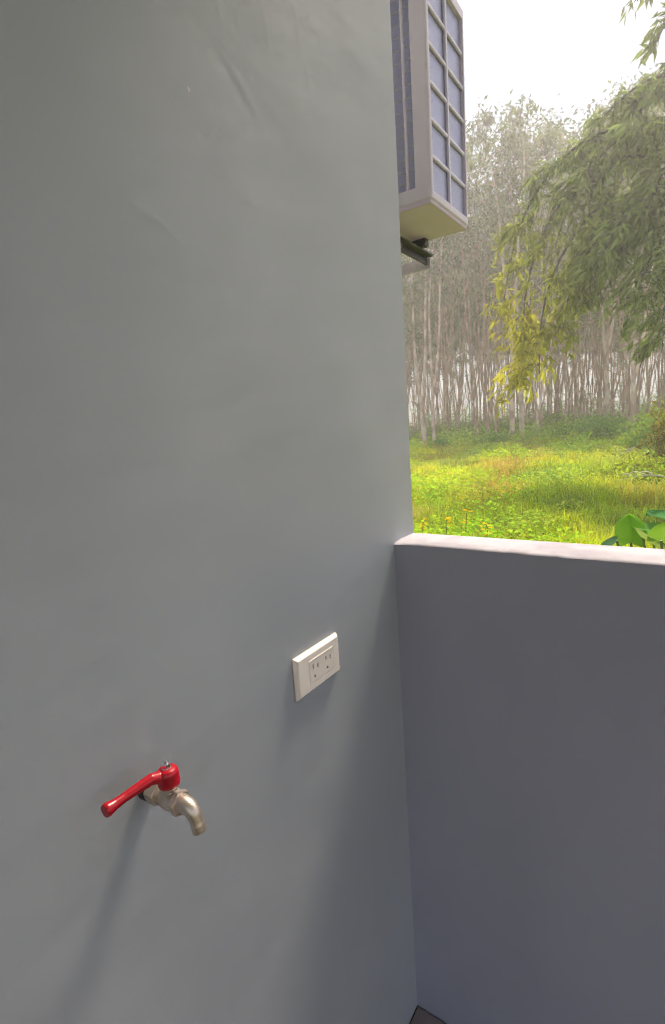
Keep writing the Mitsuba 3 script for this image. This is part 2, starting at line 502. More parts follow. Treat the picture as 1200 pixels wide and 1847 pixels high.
def aircon():
    k = 'air_conditioner'
    tag(k, 'pale outdoor air conditioner unit hung high outside the wall, gridded side facing right', 'air conditioner')
    shell = rbox(AX0, AX1, AY0, AY1, AZ0 + 0.004, AZ1, 0.008, 16)
    # openings: side (towards +x) and rear (towards the wall)
    sy0, sy1, sz0, sz1 = AY0 + 0.016, AY1 - 0.014, AZ0 + 0.026, AZ1 - 0.03
    shell = shell - mbox(AX1 - 0.022, AX1 + 0.02, sy0, sy1, sz0, sz1)
    bx0, bx1, bz0, bz1 = AX0 + 0.20, AX1 - 0.043, AZ0 + 0.04, AZ1 - 0.03
    shell = shell - mbox(bx0, bx1, AY0 - 0.02, AY0 + 0.035, bz0, bz1)
    put(k + '__casing', to_tm(shell), 'casing_paint', smooth=25)
    put(k + '__base_pan', to_tm(rbox(AX0 + 0.004, AX1 - 0.004, AY0 + 0.004, AY1 - 0.004, AZ0 - 0.004, AZ0 + 0.008, 0.003, 8)), 'underside_paint', smooth=25)
    labels[k + '__base_pan'] = {'label': 'cream underside of the outdoor unit'}
    put(k + '__coil', cat([box(AX1 - 0.021, AX1 - 0.0095, sy0 + 0.001, sy1 - 0.001, sz0 + 0.001, sz1 - 0.001),
                           box(bx0 + 0.001, bx1 - 0.001, AY0 + 0.025, AY0 + 0.034, bz0 + 0.001, bz1 - 0.001)]), 'coil_fins')
    # side grid: one upright bar, crossbars
    ym = (sy0 + sy1) / 2
    put(k + '__grille_upright', to_tm(rbox(AX1 - 0.0092, AX1 - 0.001, ym - 0.006, ym + 0.006, sz0 - 0.004, sz1 + 0.004, 0.0025, 8)), 'grille_paint', smooth=25)
    n = 6
    for i in range(1, n):
        z = sz0 + (sz1 - sz0) * i / n
        put(k + '__grille_bar', to_tm(rbox(AX1 - 0.0090, AX1 - 0.002, sy0 - 0.004, sy1 + 0.004, z - 0.0048, z + 0.0048, 0.0025, 8)), 'grille_paint', smooth=25)
    # rear guard: thin posts and wires
    for x in (bx1 - 0.022, bx1 - 0.055, bx1 - 0.2, bx1 - 0.36):
        put(k + '__guard_post', tube([(x, AY0 + 0.004, bz0 - 0.005), (x, AY0 + 0.004, bz1 + 0.005)], 0.004, 8), 'casing_paint', smooth=40)
    wires = [tube([(bx0 - 0.004, AY0 + 0.010, z), (bx1 + 0.004, AY0 + 0.010, z)], 0.0014, 6) for z in np.arange(bz0 + 0.02, bz1, 0.028)]
    put(k + '__guard_wires', cat(wires), 'grey_steel', smooth=40)
    for x in (AX0 + 0.12, AX1 - 0.15):
        for y in (AY0 + 0.03, AY1 - 0.03):
            put(k + '__foot', box(x - 0.03, x + 0.03, y - 0.012, y + 0.012, AZ0 - 0.026, AZ0 - 0.0045), 'black_paint')


def bracket():
    k = 'wall_bracket'
    tag(k, 'dark steel bracket under the outdoor air conditioner unit', 'bracket')
    zt = AZ0 - 0.027
    for x in (AX0 + 0.12, AX1 - 0.15):
        arm = cat([box(x - 0.014, x + 0.014, D + TH + 0.006, 1.63, zt - 0.005, zt), box(x - 0.014, x - 0.009, D + TH + 0.006, 1.63, zt - 0.026, zt - 0.0052)])
        put(k + '__arm', arm, 'black_paint')
        put(k + '__upright', box(x - 0.024, x + 0.024, D + TH + 0.0002, D + TH + 0.0055, zt - 0.42, zt + 0.05), 'black_paint')
        put(k + '__brace', tube([(x, D + TH + 0.008, zt - 0.38), (x, 1.42, zt - 0.010)], 0.011, 8), 'black_paint', smooth=40)
    put(k + '__cross_rail', cat([box(AX0 + 0.05, AX1 - 0.150, 1.6305, 1.6355, zt - 0.038, zt - 0.006), box(AX0 + 0.05, AX1 - 0.150, 1.6357, 1.66, zt - 0.011, zt - 0.006)]), 'grey_steel')
    labels[k + '__cross_rail'] = {'label': 'grey cross rail of the bracket'}


aircon()
bracket()


# ------------------------------------------------------------------ ground
def ground_h(x, y):
    p = np.stack([x * 0.22, y * 0.22, x * 0 + 4.0], -1)
    q = np.stack([x * 0.7, y * 0.7, x * 0 + 9.0], -1)
    h = 0.42 * (meshkit.fbm(p, 3, 2) - 0.5) + 0.22 * (meshkit.fbm(q, 2, 7) - 0.5)
    return -0.32 + h * np.clip((y - 2.2) / 3.0, 0, 1)


def ground_mesh():
    xs = np.concatenate([np.linspace(-168, -32, 35), np.arange(-31.5, 12.6, 0.45), np.linspace(13.5, 128, 30)])
    ys = np.concatenate([np.linspace(-53, 1.0, 16), np.arange(1.3, 42, 0.45), np.linspace(43, 240, 50)])
    X, Y = np.meshgrid(xs, ys)
    Z = ground_h(X, Y)
    V = np.stack([X, Y, Z], -1).reshape(-1, 3)
    ny, nx = X.shape
    i = (np.arange(ny - 1)[:, None] * nx + np.arange(nx - 1)[None]).ravel()
    F = np.concatenate([np.stack([i, i + 1, i + nx + 1], 1), np.stack([i, i + nx + 1, i + nx], 1)])
    return trimesh.Trimesh(V, F, process=False)


put('ground', ground_mesh(), 'field_soil', smooth=True)
tag('ground', kind='structure')


# ------------------------------------------------------------------ grass and weeds of the field
def field_tint(x, y, rng):
    """colour of the plant that grows at x, y: patches of lime, green and dried brown"""
    n1 = meshkit.fbm(np.stack([x * 0.35, y * 0.35, x * 0 + 1.0], -1), 3, 11)
    n2 = meshkit.fbm(np.stack([x * 0.9, y * 0.6, x * 0 + 2.0], -1), 3, 23)
    n3 = meshkit.fbm(np.stack([x * 0.5, y * 0.28, x * 0 + 5.0], -1), 3, 37)
    lime, green, dry, deep = (np.array(c) for c in ((0.72, 0.74, 0.04), (0.48, 0.62, 0.04), (0.66, 0.52, 0.12), (0.34, 0.46, 0.08)))
    t = np.clip((n1 - 0.38) / 0.24, 0, 1)[:, None]
    c = lime * t + green * (1 - t)
    u = np.clip((n3 - 0.55) / 0.12, 0, 1)[:, None] * 0.5
    c = c * (1 - u) + dry * u
    w = np.clip((n2 - 0.57) / 0.08, 0, 1)[:, None] * 0.7
    c = c * (1 - w) + deep * w
    v = (np.exp(-(((x + 0.26 * y + 0.05) / (0.035 * y + 0.3)) ** 2)) * np.clip((y - 8) / 4, 0, 1) * (0.45 + 0.9 * n2))[:, None].clip(0, 0.9)
    c = c * (1 - v) + np.array((0.62, 0.42, 0.10)) * v
    return c * rng.uniform(0.7, 1.3, (len(x), 1)) * rng.uniform(0.9, 1.1, (len(x), 3))


def field_points(n, rng, y0=2.0, y1=34.0, power=1.0):
    u = rng.random(n)
    y = y0 + (y1 - y0) * u ** power
    x = rng.uniform(-0.56 * y - 1.0, 0.22 * y + 1.6)
    return x, y


def grass():
    rng = np.random.default_rng(3)
    x, y = field_points(210000, rng, power=0.95)
    z = ground_h(x, y)
    n = len(x)
    clump = meshkit.fbm(np.stack([x * 1.1, y * 1.1, x * 0], -1), 3, 5)
    hgt = (0.14 + 0.62 * np.clip(clump - 0.3, 0, 0.5)) * rng.uniform(0.6, 1.35, n) * (1.0 + 0.01 * y)
    wid = (0.007 + 0.0007 * y) * rng.uniform(0.7, 1.4, n)
    a = rng.uniform(0, 2 * np.pi, n)
    lean = rng.uniform(0.15, 0.95, n)
    dirv = np.stack([np.cos(a), np.sin(a), np.zeros(n)], 1)
    side = np.stack([-np.sin(a), np.cos(a), np.zeros(n)], 1)
    b = np.stack([x, y, z - 0.02], 1)
    mid = b + np.array([0, 0, 1.0]) * (hgt * 0.62)[:, None] + dirv * (hgt * 0.22 * lean)[:, None]
    tip = b + np.array([0, 0, 1.0]) * (hgt * (1.02 - 0.35 * lean))[:, None] + dirv * (hgt * 0.75 * lean)[:, None]
    w = wid[:, None] * side
    V = np.stack([b - w * 0.6, b + w * 0.6, mid - w * 0.5, mid + w * 0.5, tip], 1).reshape(-1, 3)
    i = np.arange(n)[:, None] * 5
    F = np.concatenate([i + [0, 1, 3], i + [0, 3, 2], i + [2, 3, 4]], 1).reshape(-1, 3)
    c = field_tint(x, y, rng)
    put('grass', trimesh.Trimesh(V, F, process=False), 'leaf_grass', color=rep(c, 5))
    tag('grass', 'bright yellow green grass growing over the open field', 'grass', kind='stuff')
    # broad leaved weeds and creepers between the grass
    x, y = field_points(190000, rng, power=0.95)
    cl = meshkit.fbm(np.stack([x * 0.8, y * 0.8, x * 0 + 8.0], -1), 3, 15)
    keep = cl > 0.43
    x, y, cl = x[keep], y[keep], cl[keep]
    n = len(x)
    z = ground_h(x, y) + rng.uniform(0.05, 1.0, n) * (0.15 + 1.5 * (cl - 0.43)) * (1 + 0.01 * y)
    d = unit(rng.normal(size=(n, 3)) * [1, 1, 0.4])
    nr = unit(np.array([0, 0, 1.0]) + 0.5 * rng.normal(size=(n, 3)))
    L = rng.uniform(0.022, 0.05, n) * (1 + 0.09 * y)
    V, F = leaves(np.stack([x, y, z], 1), d, nr, L, L * rng.uniform(0.5, 0.8, n))
    c = field_tint(x + 3.0, y, rng) * np.array([0.8, 1.0, 0.9])
    put('ground_cover', trimesh.Trimesh(V, F, process=False), 'leaf_grass', color=rep(c, 4))
    tag('ground_cover', 'low leafy weeds and creepers mixed through the field', 'weeds', kind='stuff')


grass()


# ------------------------------------------------------------------ rubber trees of the plantation
def rubber_tree(seed, fork=3.0, height=16.0, limbs=3, spread=1.3, r0=0.125, lean=(0, 0), nleaf=1700, fork_dirs=None):
    rng = np.random.default_rng(seed)
    parts, tips = [], []
    ft = np.array([lean[0], lean[1], fork])
    trunk = spline([(0, 0, -0.5), (lean[0] * 0.3 + rng.normal() * 0.05, lean[1] * 0.3 + rng.normal() * 0.05, fork * 0.45), ft], 8)
    parts.append(tube(trunk, np.linspace(r0 * 1.15, r0 * 0.85, 8), 9))
    for k in range(limbs):
        if fork_dirs is not None:
            dx, dy = fork_dirs[k]
        else:
            a = 2 * np.pi * (k + rng.uniform(-0.25, 0.25)) / limbs + seed
            dx, dy = spread * math.cos(a), spread * math.sin(a)
        z1 = height * rng.uniform(0.88, 1.0)
        s = rng.uniform(0.75, 1.1)
        pts = [ft - [0, 0, 0.25], ft + [dx * 0.28 * s, dy * 0.28 * s, 1.1], ft + [dx * 0.55 * s, dy * 0.55 * s, (z1 - fork) * 0.4], ft + [dx * s * 0.85 + rng.normal() * 0.2, dy * s * 0.85 + rng.normal() * 0.2, (z1 - fork) * 0.75],
               [ft[0] + dx * s + rng.normal() * 0.3, ft[1] + dy * s + rng.normal() * 0.3, z1]]
        path = spline(pts, 14)
        parts.append(tube(path, np.linspace(r0 * (0.72 if limbs < 3 else 0.6), 0.015, 14), 7))
        for i in range(5, 14):
            nb = 2 if i > 7 else 1
            for _ in range(nb):
                if i < 7 and rng.random() < 0.5:
                    continue
                a = rng.uniform(0, 2 * np.pi)
                ln = rng.uniform(0.7, 1.9) * (1.0 if i < 11 else 0.7)
                e = path[i] + [ln * 0.75 * math.cos(a), ln * 0.75 * math.sin(a), ln * rng.uniform(0.35, 0.9)]
                m = (path[i] + e) / 2 + [0, 0, -0.08 * ln]
                parts.append(tube(spline([path[i], m, e], 4), np.linspace(0.022, 0.007, 4), 4, False))
                tips += [e]
        tips.append(path[-1])
    tips = np.array(tips)
    tips = tips[tips[:, 2] > fork + 0.30 * (height - fork)]
    per = nleaf // len(tips)
    C = rep(tips, per)
    n = len(C)
    dens = rng.uniform(0.3, 1.2, len(tips))
    P = C + rng.normal(size=(n, 3)) * np.array([0.32, 0.32, 0.25]) * rep(dens[:, None], per)
    d = unit(P - C + rng.normal(size=(n, 3)) * 0.4 + [0, 0, -0.45])
    nr = unit(rng.normal(size=(n, 3)) * 0.7 + [0, 0, 1])
    L = rng.uniform(0.18, 0.32, n)
    V, F = leaves(P, d, nr, L, L * rng.uniform(0.38, 0.5, n))
    tint = np.array([0.14, 0.18, 0.055]) * rng.uniform(0.6, 1.5, (len(tips), 1))
    c = rep(tint, per) * rng.uniform(0.75, 1.3, (n, 1)) + rep((rng.random((len(tips), 1)) < 0.12) * np.array([[0.06, 0.02, 0.0]]), per)
    return cat(parts), (trimesh.Trimesh(V, F, process=False), rep(c, 4))


def plantation():
    rng = np.random.default_rng(17)
    protos = [dict(fork=3.2, limbs=3, spread=1.2), dict(fork=2.6, limbs=2, spread=1.1, height=15), dict(fork=4.2, limbs=3, spread=1.0, height=17), dict(fork=5.0, limbs=2, spread=0.9, height=16),
              dict(fork=3.6, limbs=4, spread=1.4, height=15.5), dict(fork=2.2, limbs=3, spread=1.1, height=16.5)]
    for i, kw in enumerate(protos):
        t, (lm, lc) = rubber_tree(100 + i, r0=0.072, nleaf=1500, **kw)
        scene[f'rubber_group_{i}'] = {'type': 'shapegroup', 'trunk': mikit.ply(t, 'pale_bark' if i in (1, 3) else 'bark', 40), 'crown': mikit.ply(lm, 'leaf_forest', color=lc)}
    # front row, each with its own look
    front = [  # x, y, kwargs, label
        (-12.55, 28.3, dict(seed=1, fork=2.7, limbs=2, fork_dirs=[(-0.75, 0.3), (0.75, -0.2)], r0=0.16, height=15), 'thick pale trunk forking low in a V beside the grey wall edge'),
        (-11.75, 28.0, dict(seed=2, fork=3.6, limbs=2, fork_dirs=[(-0.2, 0.4), (1.0, 0.2)], r0=0.095, height=15.5), 'slender pale tree second from the grey wall, leaning limb to the right'),
        (-7.25, 27.6, dict(seed=3, fork=6.6, limbs=2, fork_dirs=[(-0.95, 0.2), (0.75, 0.1)], r0=0.125, height=16, lean=(0.1, 0)), 'tall pale trunk at the field edge forking high in a wide V'),
        (-7.1, 29.2, dict(seed=4, fork=5.0, limbs=3, spread=1.0, r0=0.12, height=16), 'stout brownish trunk just right of the tall forked tree'),
        (-6.1, 28.4, dict(seed=5, fork=1.7, limbs=2, fork_dirs=[(-0.6, 0), (0.7, 0)], r0=0.085, height=12), 'thin young tree forking in a low Y below the olive foliage'),
        (-3.55, 33.0, dict(seed=6, fork=4.8, limbs=3, spread=0.9, r0=0.15, height=16), 'thick chalky white trunk in the right half of the plantation'),
        (-1.75, 27.5, dict(seed=7, fork=3.1, limbs=2, fork_dirs=[(-0.25, 0.2), (1.1, 0.1)], r0=0.11, height=15), 'forked pale trunk at the right edge of the field, limb bending right'),
    ]
    for x, y, kw, lab in front:
        t, (lm, lc) = rubber_tree(**kw)
        k = 'rubber_tree'
        i = 0
        while k + '__trunk' in scene:
            i += 1
            k = f'rubber_tree_{i:03d}'
        M = T().translate([x, y, float(ground_h(np.array([x]), np.array([y]))[0])])
        scene[k + '__trunk'] = mikit.ply(t, 'pale_bark', 40, to_world=M)
        scene[k + '__crown'] = mikit.ply(lm, 'leaf_forest', color=lc, to_world=M)
        tag(k, lab, 'tree', 'pale trees along the plantation edge')
    num = 6
    for row in range(20):
        y = 30.2 + row * 2.9
        xs = np.arange(-0.53 * y - 3.0, 0.10 * y + 3.0, 2.15 + 0.03 * row) + rng.uniform(0, 2.4)
        for x in xs:
            if row > 14 and x < -0.22 * y:
                continue
            xx, yy = x + rng.normal() * 0.35, y + rng.normal() * 0.5
            if row < 2 and rng.random() < 0.15:
                continue
            num += 1
            k = f'rubber_tree_{num:03d}'
            s, pi = rng.uniform(0.9, 1.12), int(rng.integers(0, len(protos)))
            z = float(ground_h(np.array([xx]), np.array([yy]))[0])
            scene[k] = {'type': 'instance', 'group': {'type': 'ref', 'id': f'rubber_group_{pi}'},
                        'to_world': T().translate([xx, yy, z]).rotate([0, 0, 1], float(rng.uniform(0, 360))).scale([s, s, s * rng.uniform(0.92, 1.08)])}
            side = 'left of the drooping tree' if xx < -0.235 * yy else 'under or right of the drooping tree'
            where = 'in the near rows' if row < 4 else 'deep in the plantation'
            bark = 'pale' if pi in (1, 3) else 'brown'
            tag(k, f'slender {bark} barked tree {where}, {side}', 'tree', f'{bark} barked trees {where}, {side}')



plantation()


def undergrowth():
    rng = np.random.default_rng(77)
    n = 90000
    y = 29.2 + 48 * rng.random(n) ** 1.0
    x = rng.uniform(-0.56 * y - 1.0, 0.16 * y + 1.6)
    cl = meshkit.fbm(np.stack([x * 0.5, y * 0.35, x * 0 + 3.0], -1), 3, 51)
    z = ground_h(x, y) + rng.random(n) ** 0.8 * (0.15 + 3.0 * np.clip(cl - 0.32, 0, 0.6) * (1 + 2.2 * np.clip((y - 50) / 20, 0, 1)) + 1.2 * np.clip((y - 56) / 15, 0, 1))
    d = unit(rng.normal(size=(n, 3)) * [1, 1, 0.6])
    nr = unit(np.array([0, 0, 1.0]) + 0.7 * rng.normal(size=(n, 3)))
    L = rng.uniform(0.13, 0.30, n)
    V, F = leaves(np.stack([x, y, z], 1), d, nr, L, L * rng.uniform(0.4, 0.7, n))
    c = np.array([0.25, 0.37, 0.07]) * rng.uniform(0.6, 1.5, (n, 1)) * rng.uniform(0.85, 1.15, (n, 3))
    put('undergrowth', trimesh.Trimesh(V, F, process=False), 'leaf_shrub', color=rep(c, 4))
    tag('undergrowth', 'low green undergrowth covering the plantation floor between the trunks', 'undergrowth', kind='stuff')


undergrowth()


# ------------------------------------------------------------------ olive tree with drooping leaves on the right
def olive_tree():
    rng = np.random.default_rng(41)
    k = 'drooping_tree'
    tag(k, 'large olive green tree with drooping narrow leaves reaching in from the right', 'tree')
    base = np.array([1.5, 12.6, -0.4])
    trunk = spline([base, (1.35, 12.5, 2.0), (1.2, 12.4, 4.5), (1.3, 12.4, 7.0), (1.1, 12.3, 9.5)], 20)
    put(k + '__trunk', tube(trunk, np.linspace(0.17, 0.05, 20), 10), 'dark_bark', smooth=40)
    ctr = [
        [(1.2, 12.4, 4.3), (0.2, 12.1, 5.6), (-1.1, 11.8, 6.0), (-2.1, 11.6, 4.9), (-2.45, 11.5, 3.3), (-2.35, 11.4, 1.9)],
        [(1.25, 12.4, 4.8), (0.1, 12.2, 6.2), (-1.2, 12.0, 6.6), (-2.2, 11.8, 5.9), (-2.75, 11.7, 4.6), (-2.95, 11.6, 3.4)],
        [(1.2, 12.4, 4.0), (0.2, 12.0, 5.0), (-0.9, 11.8, 5.3), (-1.7, 11.6, 4.5), (-2.1, 11.5, 3.2), (-2.1, 11.4, 2.2)],
        [(1.3, 12.4, 5.8), (0.5, 12.3, 7.0), (-0.3, 12.2, 7.3), (-1.1, 12.1, 6.9), (-1.7, 12.0, 6.2)],
        [(1.3, 12.4, 6.4), (0.7, 12.5, 7.4), (0.1, 12.6, 7.6), (-0.5, 12.6, 7.2), (-0.9, 12.6, 6.6)],
        [(1.2, 12.4, 4.2), (0.5, 11.9, 5.2), (-0.3, 11.5, 5.1), (-0.9, 11.3, 4.4), (-1.1, 11.2, 3.7)],
        [(1.2, 12.4, 3.6), (0.7, 11.8, 4.5), (0.1, 11.5, 4.4), (-0.3, 11.4, 3.8), (-0.5, 11.3, 3.0)],
        [(1.2, 12.4, 3.4), (0.9, 11.9, 4.0), (0.4, 11.6, 4.0), (0.1, 11.5, 3.5), (0.0, 11.5, 2.9)],
        [(1.25, 12.4, 5.2), (0.4, 11.9, 6.3), (-0.6, 11.6, 6.3), (-1.4, 11.5, 5.6), (-1.8, 11.4, 4.6)],
        [(1.25, 12.4, 5.4), (0.6, 12.7, 6.6), (-0.2, 13.0, 6.7), (-0.9, 13.1, 6.0), (-1.3, 13.1, 5.0)],
        [(1.2, 12.4, 4.4), (0.4, 12.7, 5.6), (-0.5, 12.9, 5.6), (-1.2, 13.0, 4.9), (-1.6, 13.0, 4.0)],
        [(1.2, 12.4, 4.1), (0.6, 12.1, 5.0), (0.0, 12.0, 5.2), (-0.6, 11.9, 4.8), (-0.9, 11.9, 4.1)],
        [(1.2, 12.4, 4.9), (0.9, 12.0, 5.8), (0.4, 11.7, 6.0), (-0.1, 11.6, 5.4), (-0.3, 11.5, 4.5)],
        [(1.2, 12.4, 4.2), (0.2, 12.0, 5.0), (-0.7, 11.8, 5.0), (-1.4, 11.7, 4.2), (-1.8, 11.6, 3.0)],
        [(1.2, 12.4, 3.9), (0.3, 12.2, 4.8), (-0.5, 12.1, 4.8), (-1.1, 12.0, 4.2), (-1.45, 12.0, 3.4)],
        [(1.1, 12.3, 9.2), (0.6, 12.3, 9.7), (0.1, 12.2, 9.5), (-0.4, 12.1, 8.7)],
        [(1.2, 12.3, 8.0), (0.6, 12.2, 8.6), (0.1, 12.1, 8.3), (-0.3, 12.0, 7.6)],
        [(1.2, 12.4, 2.4), (0.8, 11.6, 2.9), (0.3, 11.2, 2.8), (-0.1, 11.0, 2.5), (-0.3, 11.0, 2.1)],
        [(1.4, 12.4, 6.0), (2.2, 12.3, 7.2), (3.0, 12.1, 6.6), (3.6, 12.0, 5.2)],
        [(1.4, 12.4, 5.0), (2.4, 12.8, 6.0), (3.2, 13.2, 5.2), (3.6, 13.4, 3.8)],
        [(1.4, 12.4, 7.5), (1.8, 13.2, 8.6), (2.2, 14.0, 8.0), (2.4, 14.6, 6.6)],
    ]
    weight = [1.3, 1.2, 1.1, 1, 1, 1, 1, 0.9, 1.1, 1, 1, 1, 1, 0.9, 0.9, 0.10, 0.13, 0.16, 1, 1, 1]
    P, Dv, tint = [], [], []
    twigs = []
    for ci, c in enumerate(ctr):
        path = spline(c, 30)
        put(k + '__branch', tube(path, np.linspace(0.045, 0.008, 30), 6), 'dark_bark', smooth=40)
        nt = int(40 * weight[ci]) + 8
        for _ in range(nt):
            t = rng.uniform(0.22, 1.0)
            i = min(int(t * 29), 28)
            p0 = path[i]
            a = rng.uniform(0, 2 * np.pi)
            ln = rng.uniform(0.35, 0.95) * (1.0 if ci not in (15, 16, 17) else 0.55)
            e = p0 + np.array([math.cos(a) * ln * 0.55 - 0.12, math.sin(a) * ln * 0.55, -ln * rng.uniform(0.25, 0.75)])
            m = (p0 + e) / 2 + [0, 0, 0.16 * ln]
            tw = spline([p0, m, e], 7)
            twigs.append(tube(tw, np.linspace(0.007, 0.003, 7), 3, False))
            nl = int(rng.uniform(12, 24))
            s = rng.uniform(0.15, 1.0, nl)
            q = tw[0] * 0 + np.stack([np.interp(s, np.linspace(0, 1, 7), tw[:, j]) for j in range(3)], 1)
            P.append(q + rng.normal(size=(nl, 3)) * 0.05)
            dd = unit((e - p0)[None] * 0.5 / ln + rng.normal(size=(nl, 3)) * 0.55 + np.array([-0.25, -0.05, -0.62]))
            Dv.append(dd)
            yel = np.clip((-q[:, 0] - 0.9) / 1.7, 0, 1) * np.clip((5.9 - q[:, 2]) / 3.0, 0, 1)
            base_c = np.array([0.25, 0.32, 0.085]) * (1 - yel[:, None]) + np.array([0.62, 0.58, 0.04]) * yel[:, None]
            tint.append(base_c * rng.uniform(0.65, 1.4, (nl, 1)) * rng.uniform(0.7, 1.3))
    P, Dv, tint = np.vstack(P), np.vstack(Dv), np.vstack(tint)
    n = len(P)
    nr = unit(rng.normal(size=(n, 3)) + [0, -0.4, 0.5])
    L = rng.uniform(0.16, 0.30, n)
    V, F = leaves(P, Dv, nr, L, L * rng.uniform(0.18, 0.30, n))
    put(k + '__twigs', cat(twigs), 'dark_bark')
    put(k + '__foliage', trimesh.Trimesh(V, F, process=False), 'leaf_olive', color=rep(tint, 4))


olive_tree()


# ------------------------------------------------------------------ shrubs at the plantation edge
def shrub(key, x, y, rx, ry, h, seed, tint, label, nleaf=2600, leaf=0.13, group='bushes along the plantation edge'):
    rng = np.random.default_rng(seed)
    z = float(ground_h(np.array([x]), np.array([y]))[0])
    nc = 16
    cen = unit(rng.normal(size=(nc, 3))) * rng.uniform(0.45, 0.9, (nc, 1)) * [rx, ry, h * 0.55] + [x, y, z + h * 0.42]
    cen[:, 2] = np.maximum(cen[:, 2], z + 0.12)
    st = [tube(spline([(x + rng.normal() * 0.1, y + rng.normal() * 0.1, z - 0.05), (0.4 * x + 0.6 * c[0], 0.4 * y + 0.6 * c[1], z + (c[2] - z) * 0.5), c], 6), np.linspace(0.02, 0.006, 6), 4, False) for c in cen]
    per = nleaf // nc
    C = rep(cen, per)
    n = len(C)
    P = C + rng.normal(size=(n, 3)) * np.array([0.22 * rx + 0.05, 0.22 * ry + 0.05, 0.17 * h])
    P[:, 2] = np.maximum(P[:, 2], z + 0.03)
    d = unit(P - C + rng.normal(size=(n, 3)) * 0.3 + [0, 0, -0.1])
    nr = unit(rng.normal(size=(n, 3)) * 0.6 + [0, 0, 1])
    L = rng.uniform(0.7, 1.3, n) * leaf
    V, F = leaves(P, d, nr, L, L * rng.uniform(0.4, 0.6, n))
    c = np.array(tint) * rep(rng.uniform(0.65, 1.35, (nc, 1)), per) * rng.uniform(0.75, 1.25, (n, 1))
    k, i = key, 0
    while k + '__stems' in scene:
        i += 1
        k = f'{key}_{i:03d}'
    put(k + '__stems', cat(st), 'dark_bark')
    put(k + '__foliage', trimesh.Trimesh(V, F, process=False), 'leaf_shrub', color=rep(c, 4))
    tag(k, label, 'bush', group)


DG, MG, YG = (0.24, 0.44, 0.08), (0.42, 0.60, 0.08), (0.30, 0.36, 0.03)
for args in [
    ('bush', -9.4, 26.8, 1.5, 0.9, 1.25, 1, MG, 'wide rounded green bush before the trunks, left of the tall forked tree'),
    ('bush', -10.2, 25.0, 0.6, 0.5, 0.7, 2, DG, 'small dark bush at the left end of the field edge'),
    ('bush', -7.9, 26.9, 0.6, 0.5, 0.8, 3, DG, 'small dark bush just left of the tall forked trunk'),
    ('bush', -5.6, 27.2, 1.4, 0.8, 1.0, 4, MG, 'low spreading green bush below the young Y shaped tree'),
    ('bush', -4.1, 27.0, 0.8, 0.6, 1.3, 5, MG, 'upright mid green bush in the middle of the field edge'),
    ('bush', -2.9, 26.6, 1.4, 0.8, 1.25, 6, DG, 'broad dark green bush left of the right hand forked trunk'),
    ('bush', -0.6, 21.0, 0.9, 0.7, 1.5, 8, MG, 'tall green bush at the right edge of the field'),
]:
    shrub(*args)
shrub('bush', 0.15, 15.5, 0.7, 0.6, 1.5, 9, (0.26, 0.22, 0.02), 'yellowing bush at the far right below the drooping tree', nleaf=1500, leaf=0.14)
shrub('bush', -0.35, 12.0, 0.75, 0.6, 0.75, 10, YG, 'low yellow green bush at right in the middle of the field', nleaf=1600, leaf=0.12)


# dry pale fallen branches on the right of the field
def dry_branch(x, y, seed, label):
    rng = np.random.default_rng(seed)
    z = float(ground_h(np.array([x]), np.array([y]))[0])
    k, i = 'dry_branch', 0
    while k + '__stick' in scene:
        i += 1
        k = f'dry_branch_{i:03d}'
    main = spline([(x - 0.3, y, z + 0.30), (x, y + 0.1, z + 0.45), (x + 0.4, y + 0.2, z + 0.42)], 10)
    put(k + '__stick', tube(main, np.linspace(0.012, 0.02, 10), 6), 'pale_wood')
    for j in range(7):
        p = main[1 + j]
        a = rng.uniform(-0.6, 0.6)
        e = p + [-0.34 * math.cos(a), -0.3 * math.sin(a), rng.uniform(-0.16, 0.05)]
        m = (p + e) / 2 + [0, 0, 0.08]
        put(k + '__dry_leaf', tube(spline([p, m, e], 8), [0.004, 0.010, 0.013, 0.014, 0.013, 0.010, 0.006, 0.002], 5), 'pale_wood')
    tag(k, label, 'branch')


pr('pale_wood', (0.40, 0.40, 0.26), 0.7)
dry_branch(-0.95, 17.5, 1, 'pale dry fallen branch lying at the right below the forked trunk')
dry_branch(-0.25, 11.0, 2, 'pale dry branch nearer the low wall at the right edge of the field')


# ------------------------------------------------------------------ yellow flowers near the low wall
scene['petal'] = {'type': 'principledthin', 'base_color': {'type': 'rgb', 'value': [0.88, 0.66, 0.01]}, 'roughness': 0.6, 'diff_trans': 0.8, 'eta': 1.3, 'spec_trans': 0.0}
pr('flower_stem', (0.12, 0.18, 0.03), 0.6)


def flower(x, y, h, seed, label):
    rng = np.random.default_rng(seed)
    z = float(ground_h(np.array([x]), np.array([y]))[0])
    k, i = 'yellow_flower', 0
    while k + '__stem' in scene:
        i += 1
        k = f'yellow_flower_{i:03d}'
    put(k + '__stem', tube(spline([(x, y, z), (x + 0.02, y, z + h * 0.5), (x + 0.05, y - 0.02, z + h)], 6), 0.005, 5), 'flower_stem')
    P, Dv = [], []
    for j in range(8):
        c = np.array([x + 0.03 * rng.normal() + 0.04, y + 0.03 * rng.normal(), z + h * rng.uniform(0.72, 1.06)])
        for a in np.arange(6) * np.pi / 3 + rng.uniform(0, 1):
            P.append(c); Dv.append([math.cos(a), math.sin(a), rng.uniform(0.1, 0.6)])
    P, Dv = np.array(P), np.array(Dv)
    V, F = leaves(P, Dv, unit(rng.normal(size=P.shape) * 0.3 + [0, 0, 1]), 0.034, 0.024)
    put(k + '__petals', trimesh.Trimesh(V, F, process=False), 'petal')
    labels[k + '__petals'] = {'kind': 'stuff'}
    tag(k, label, 'flower', 'yellow flowers behind the low wall')


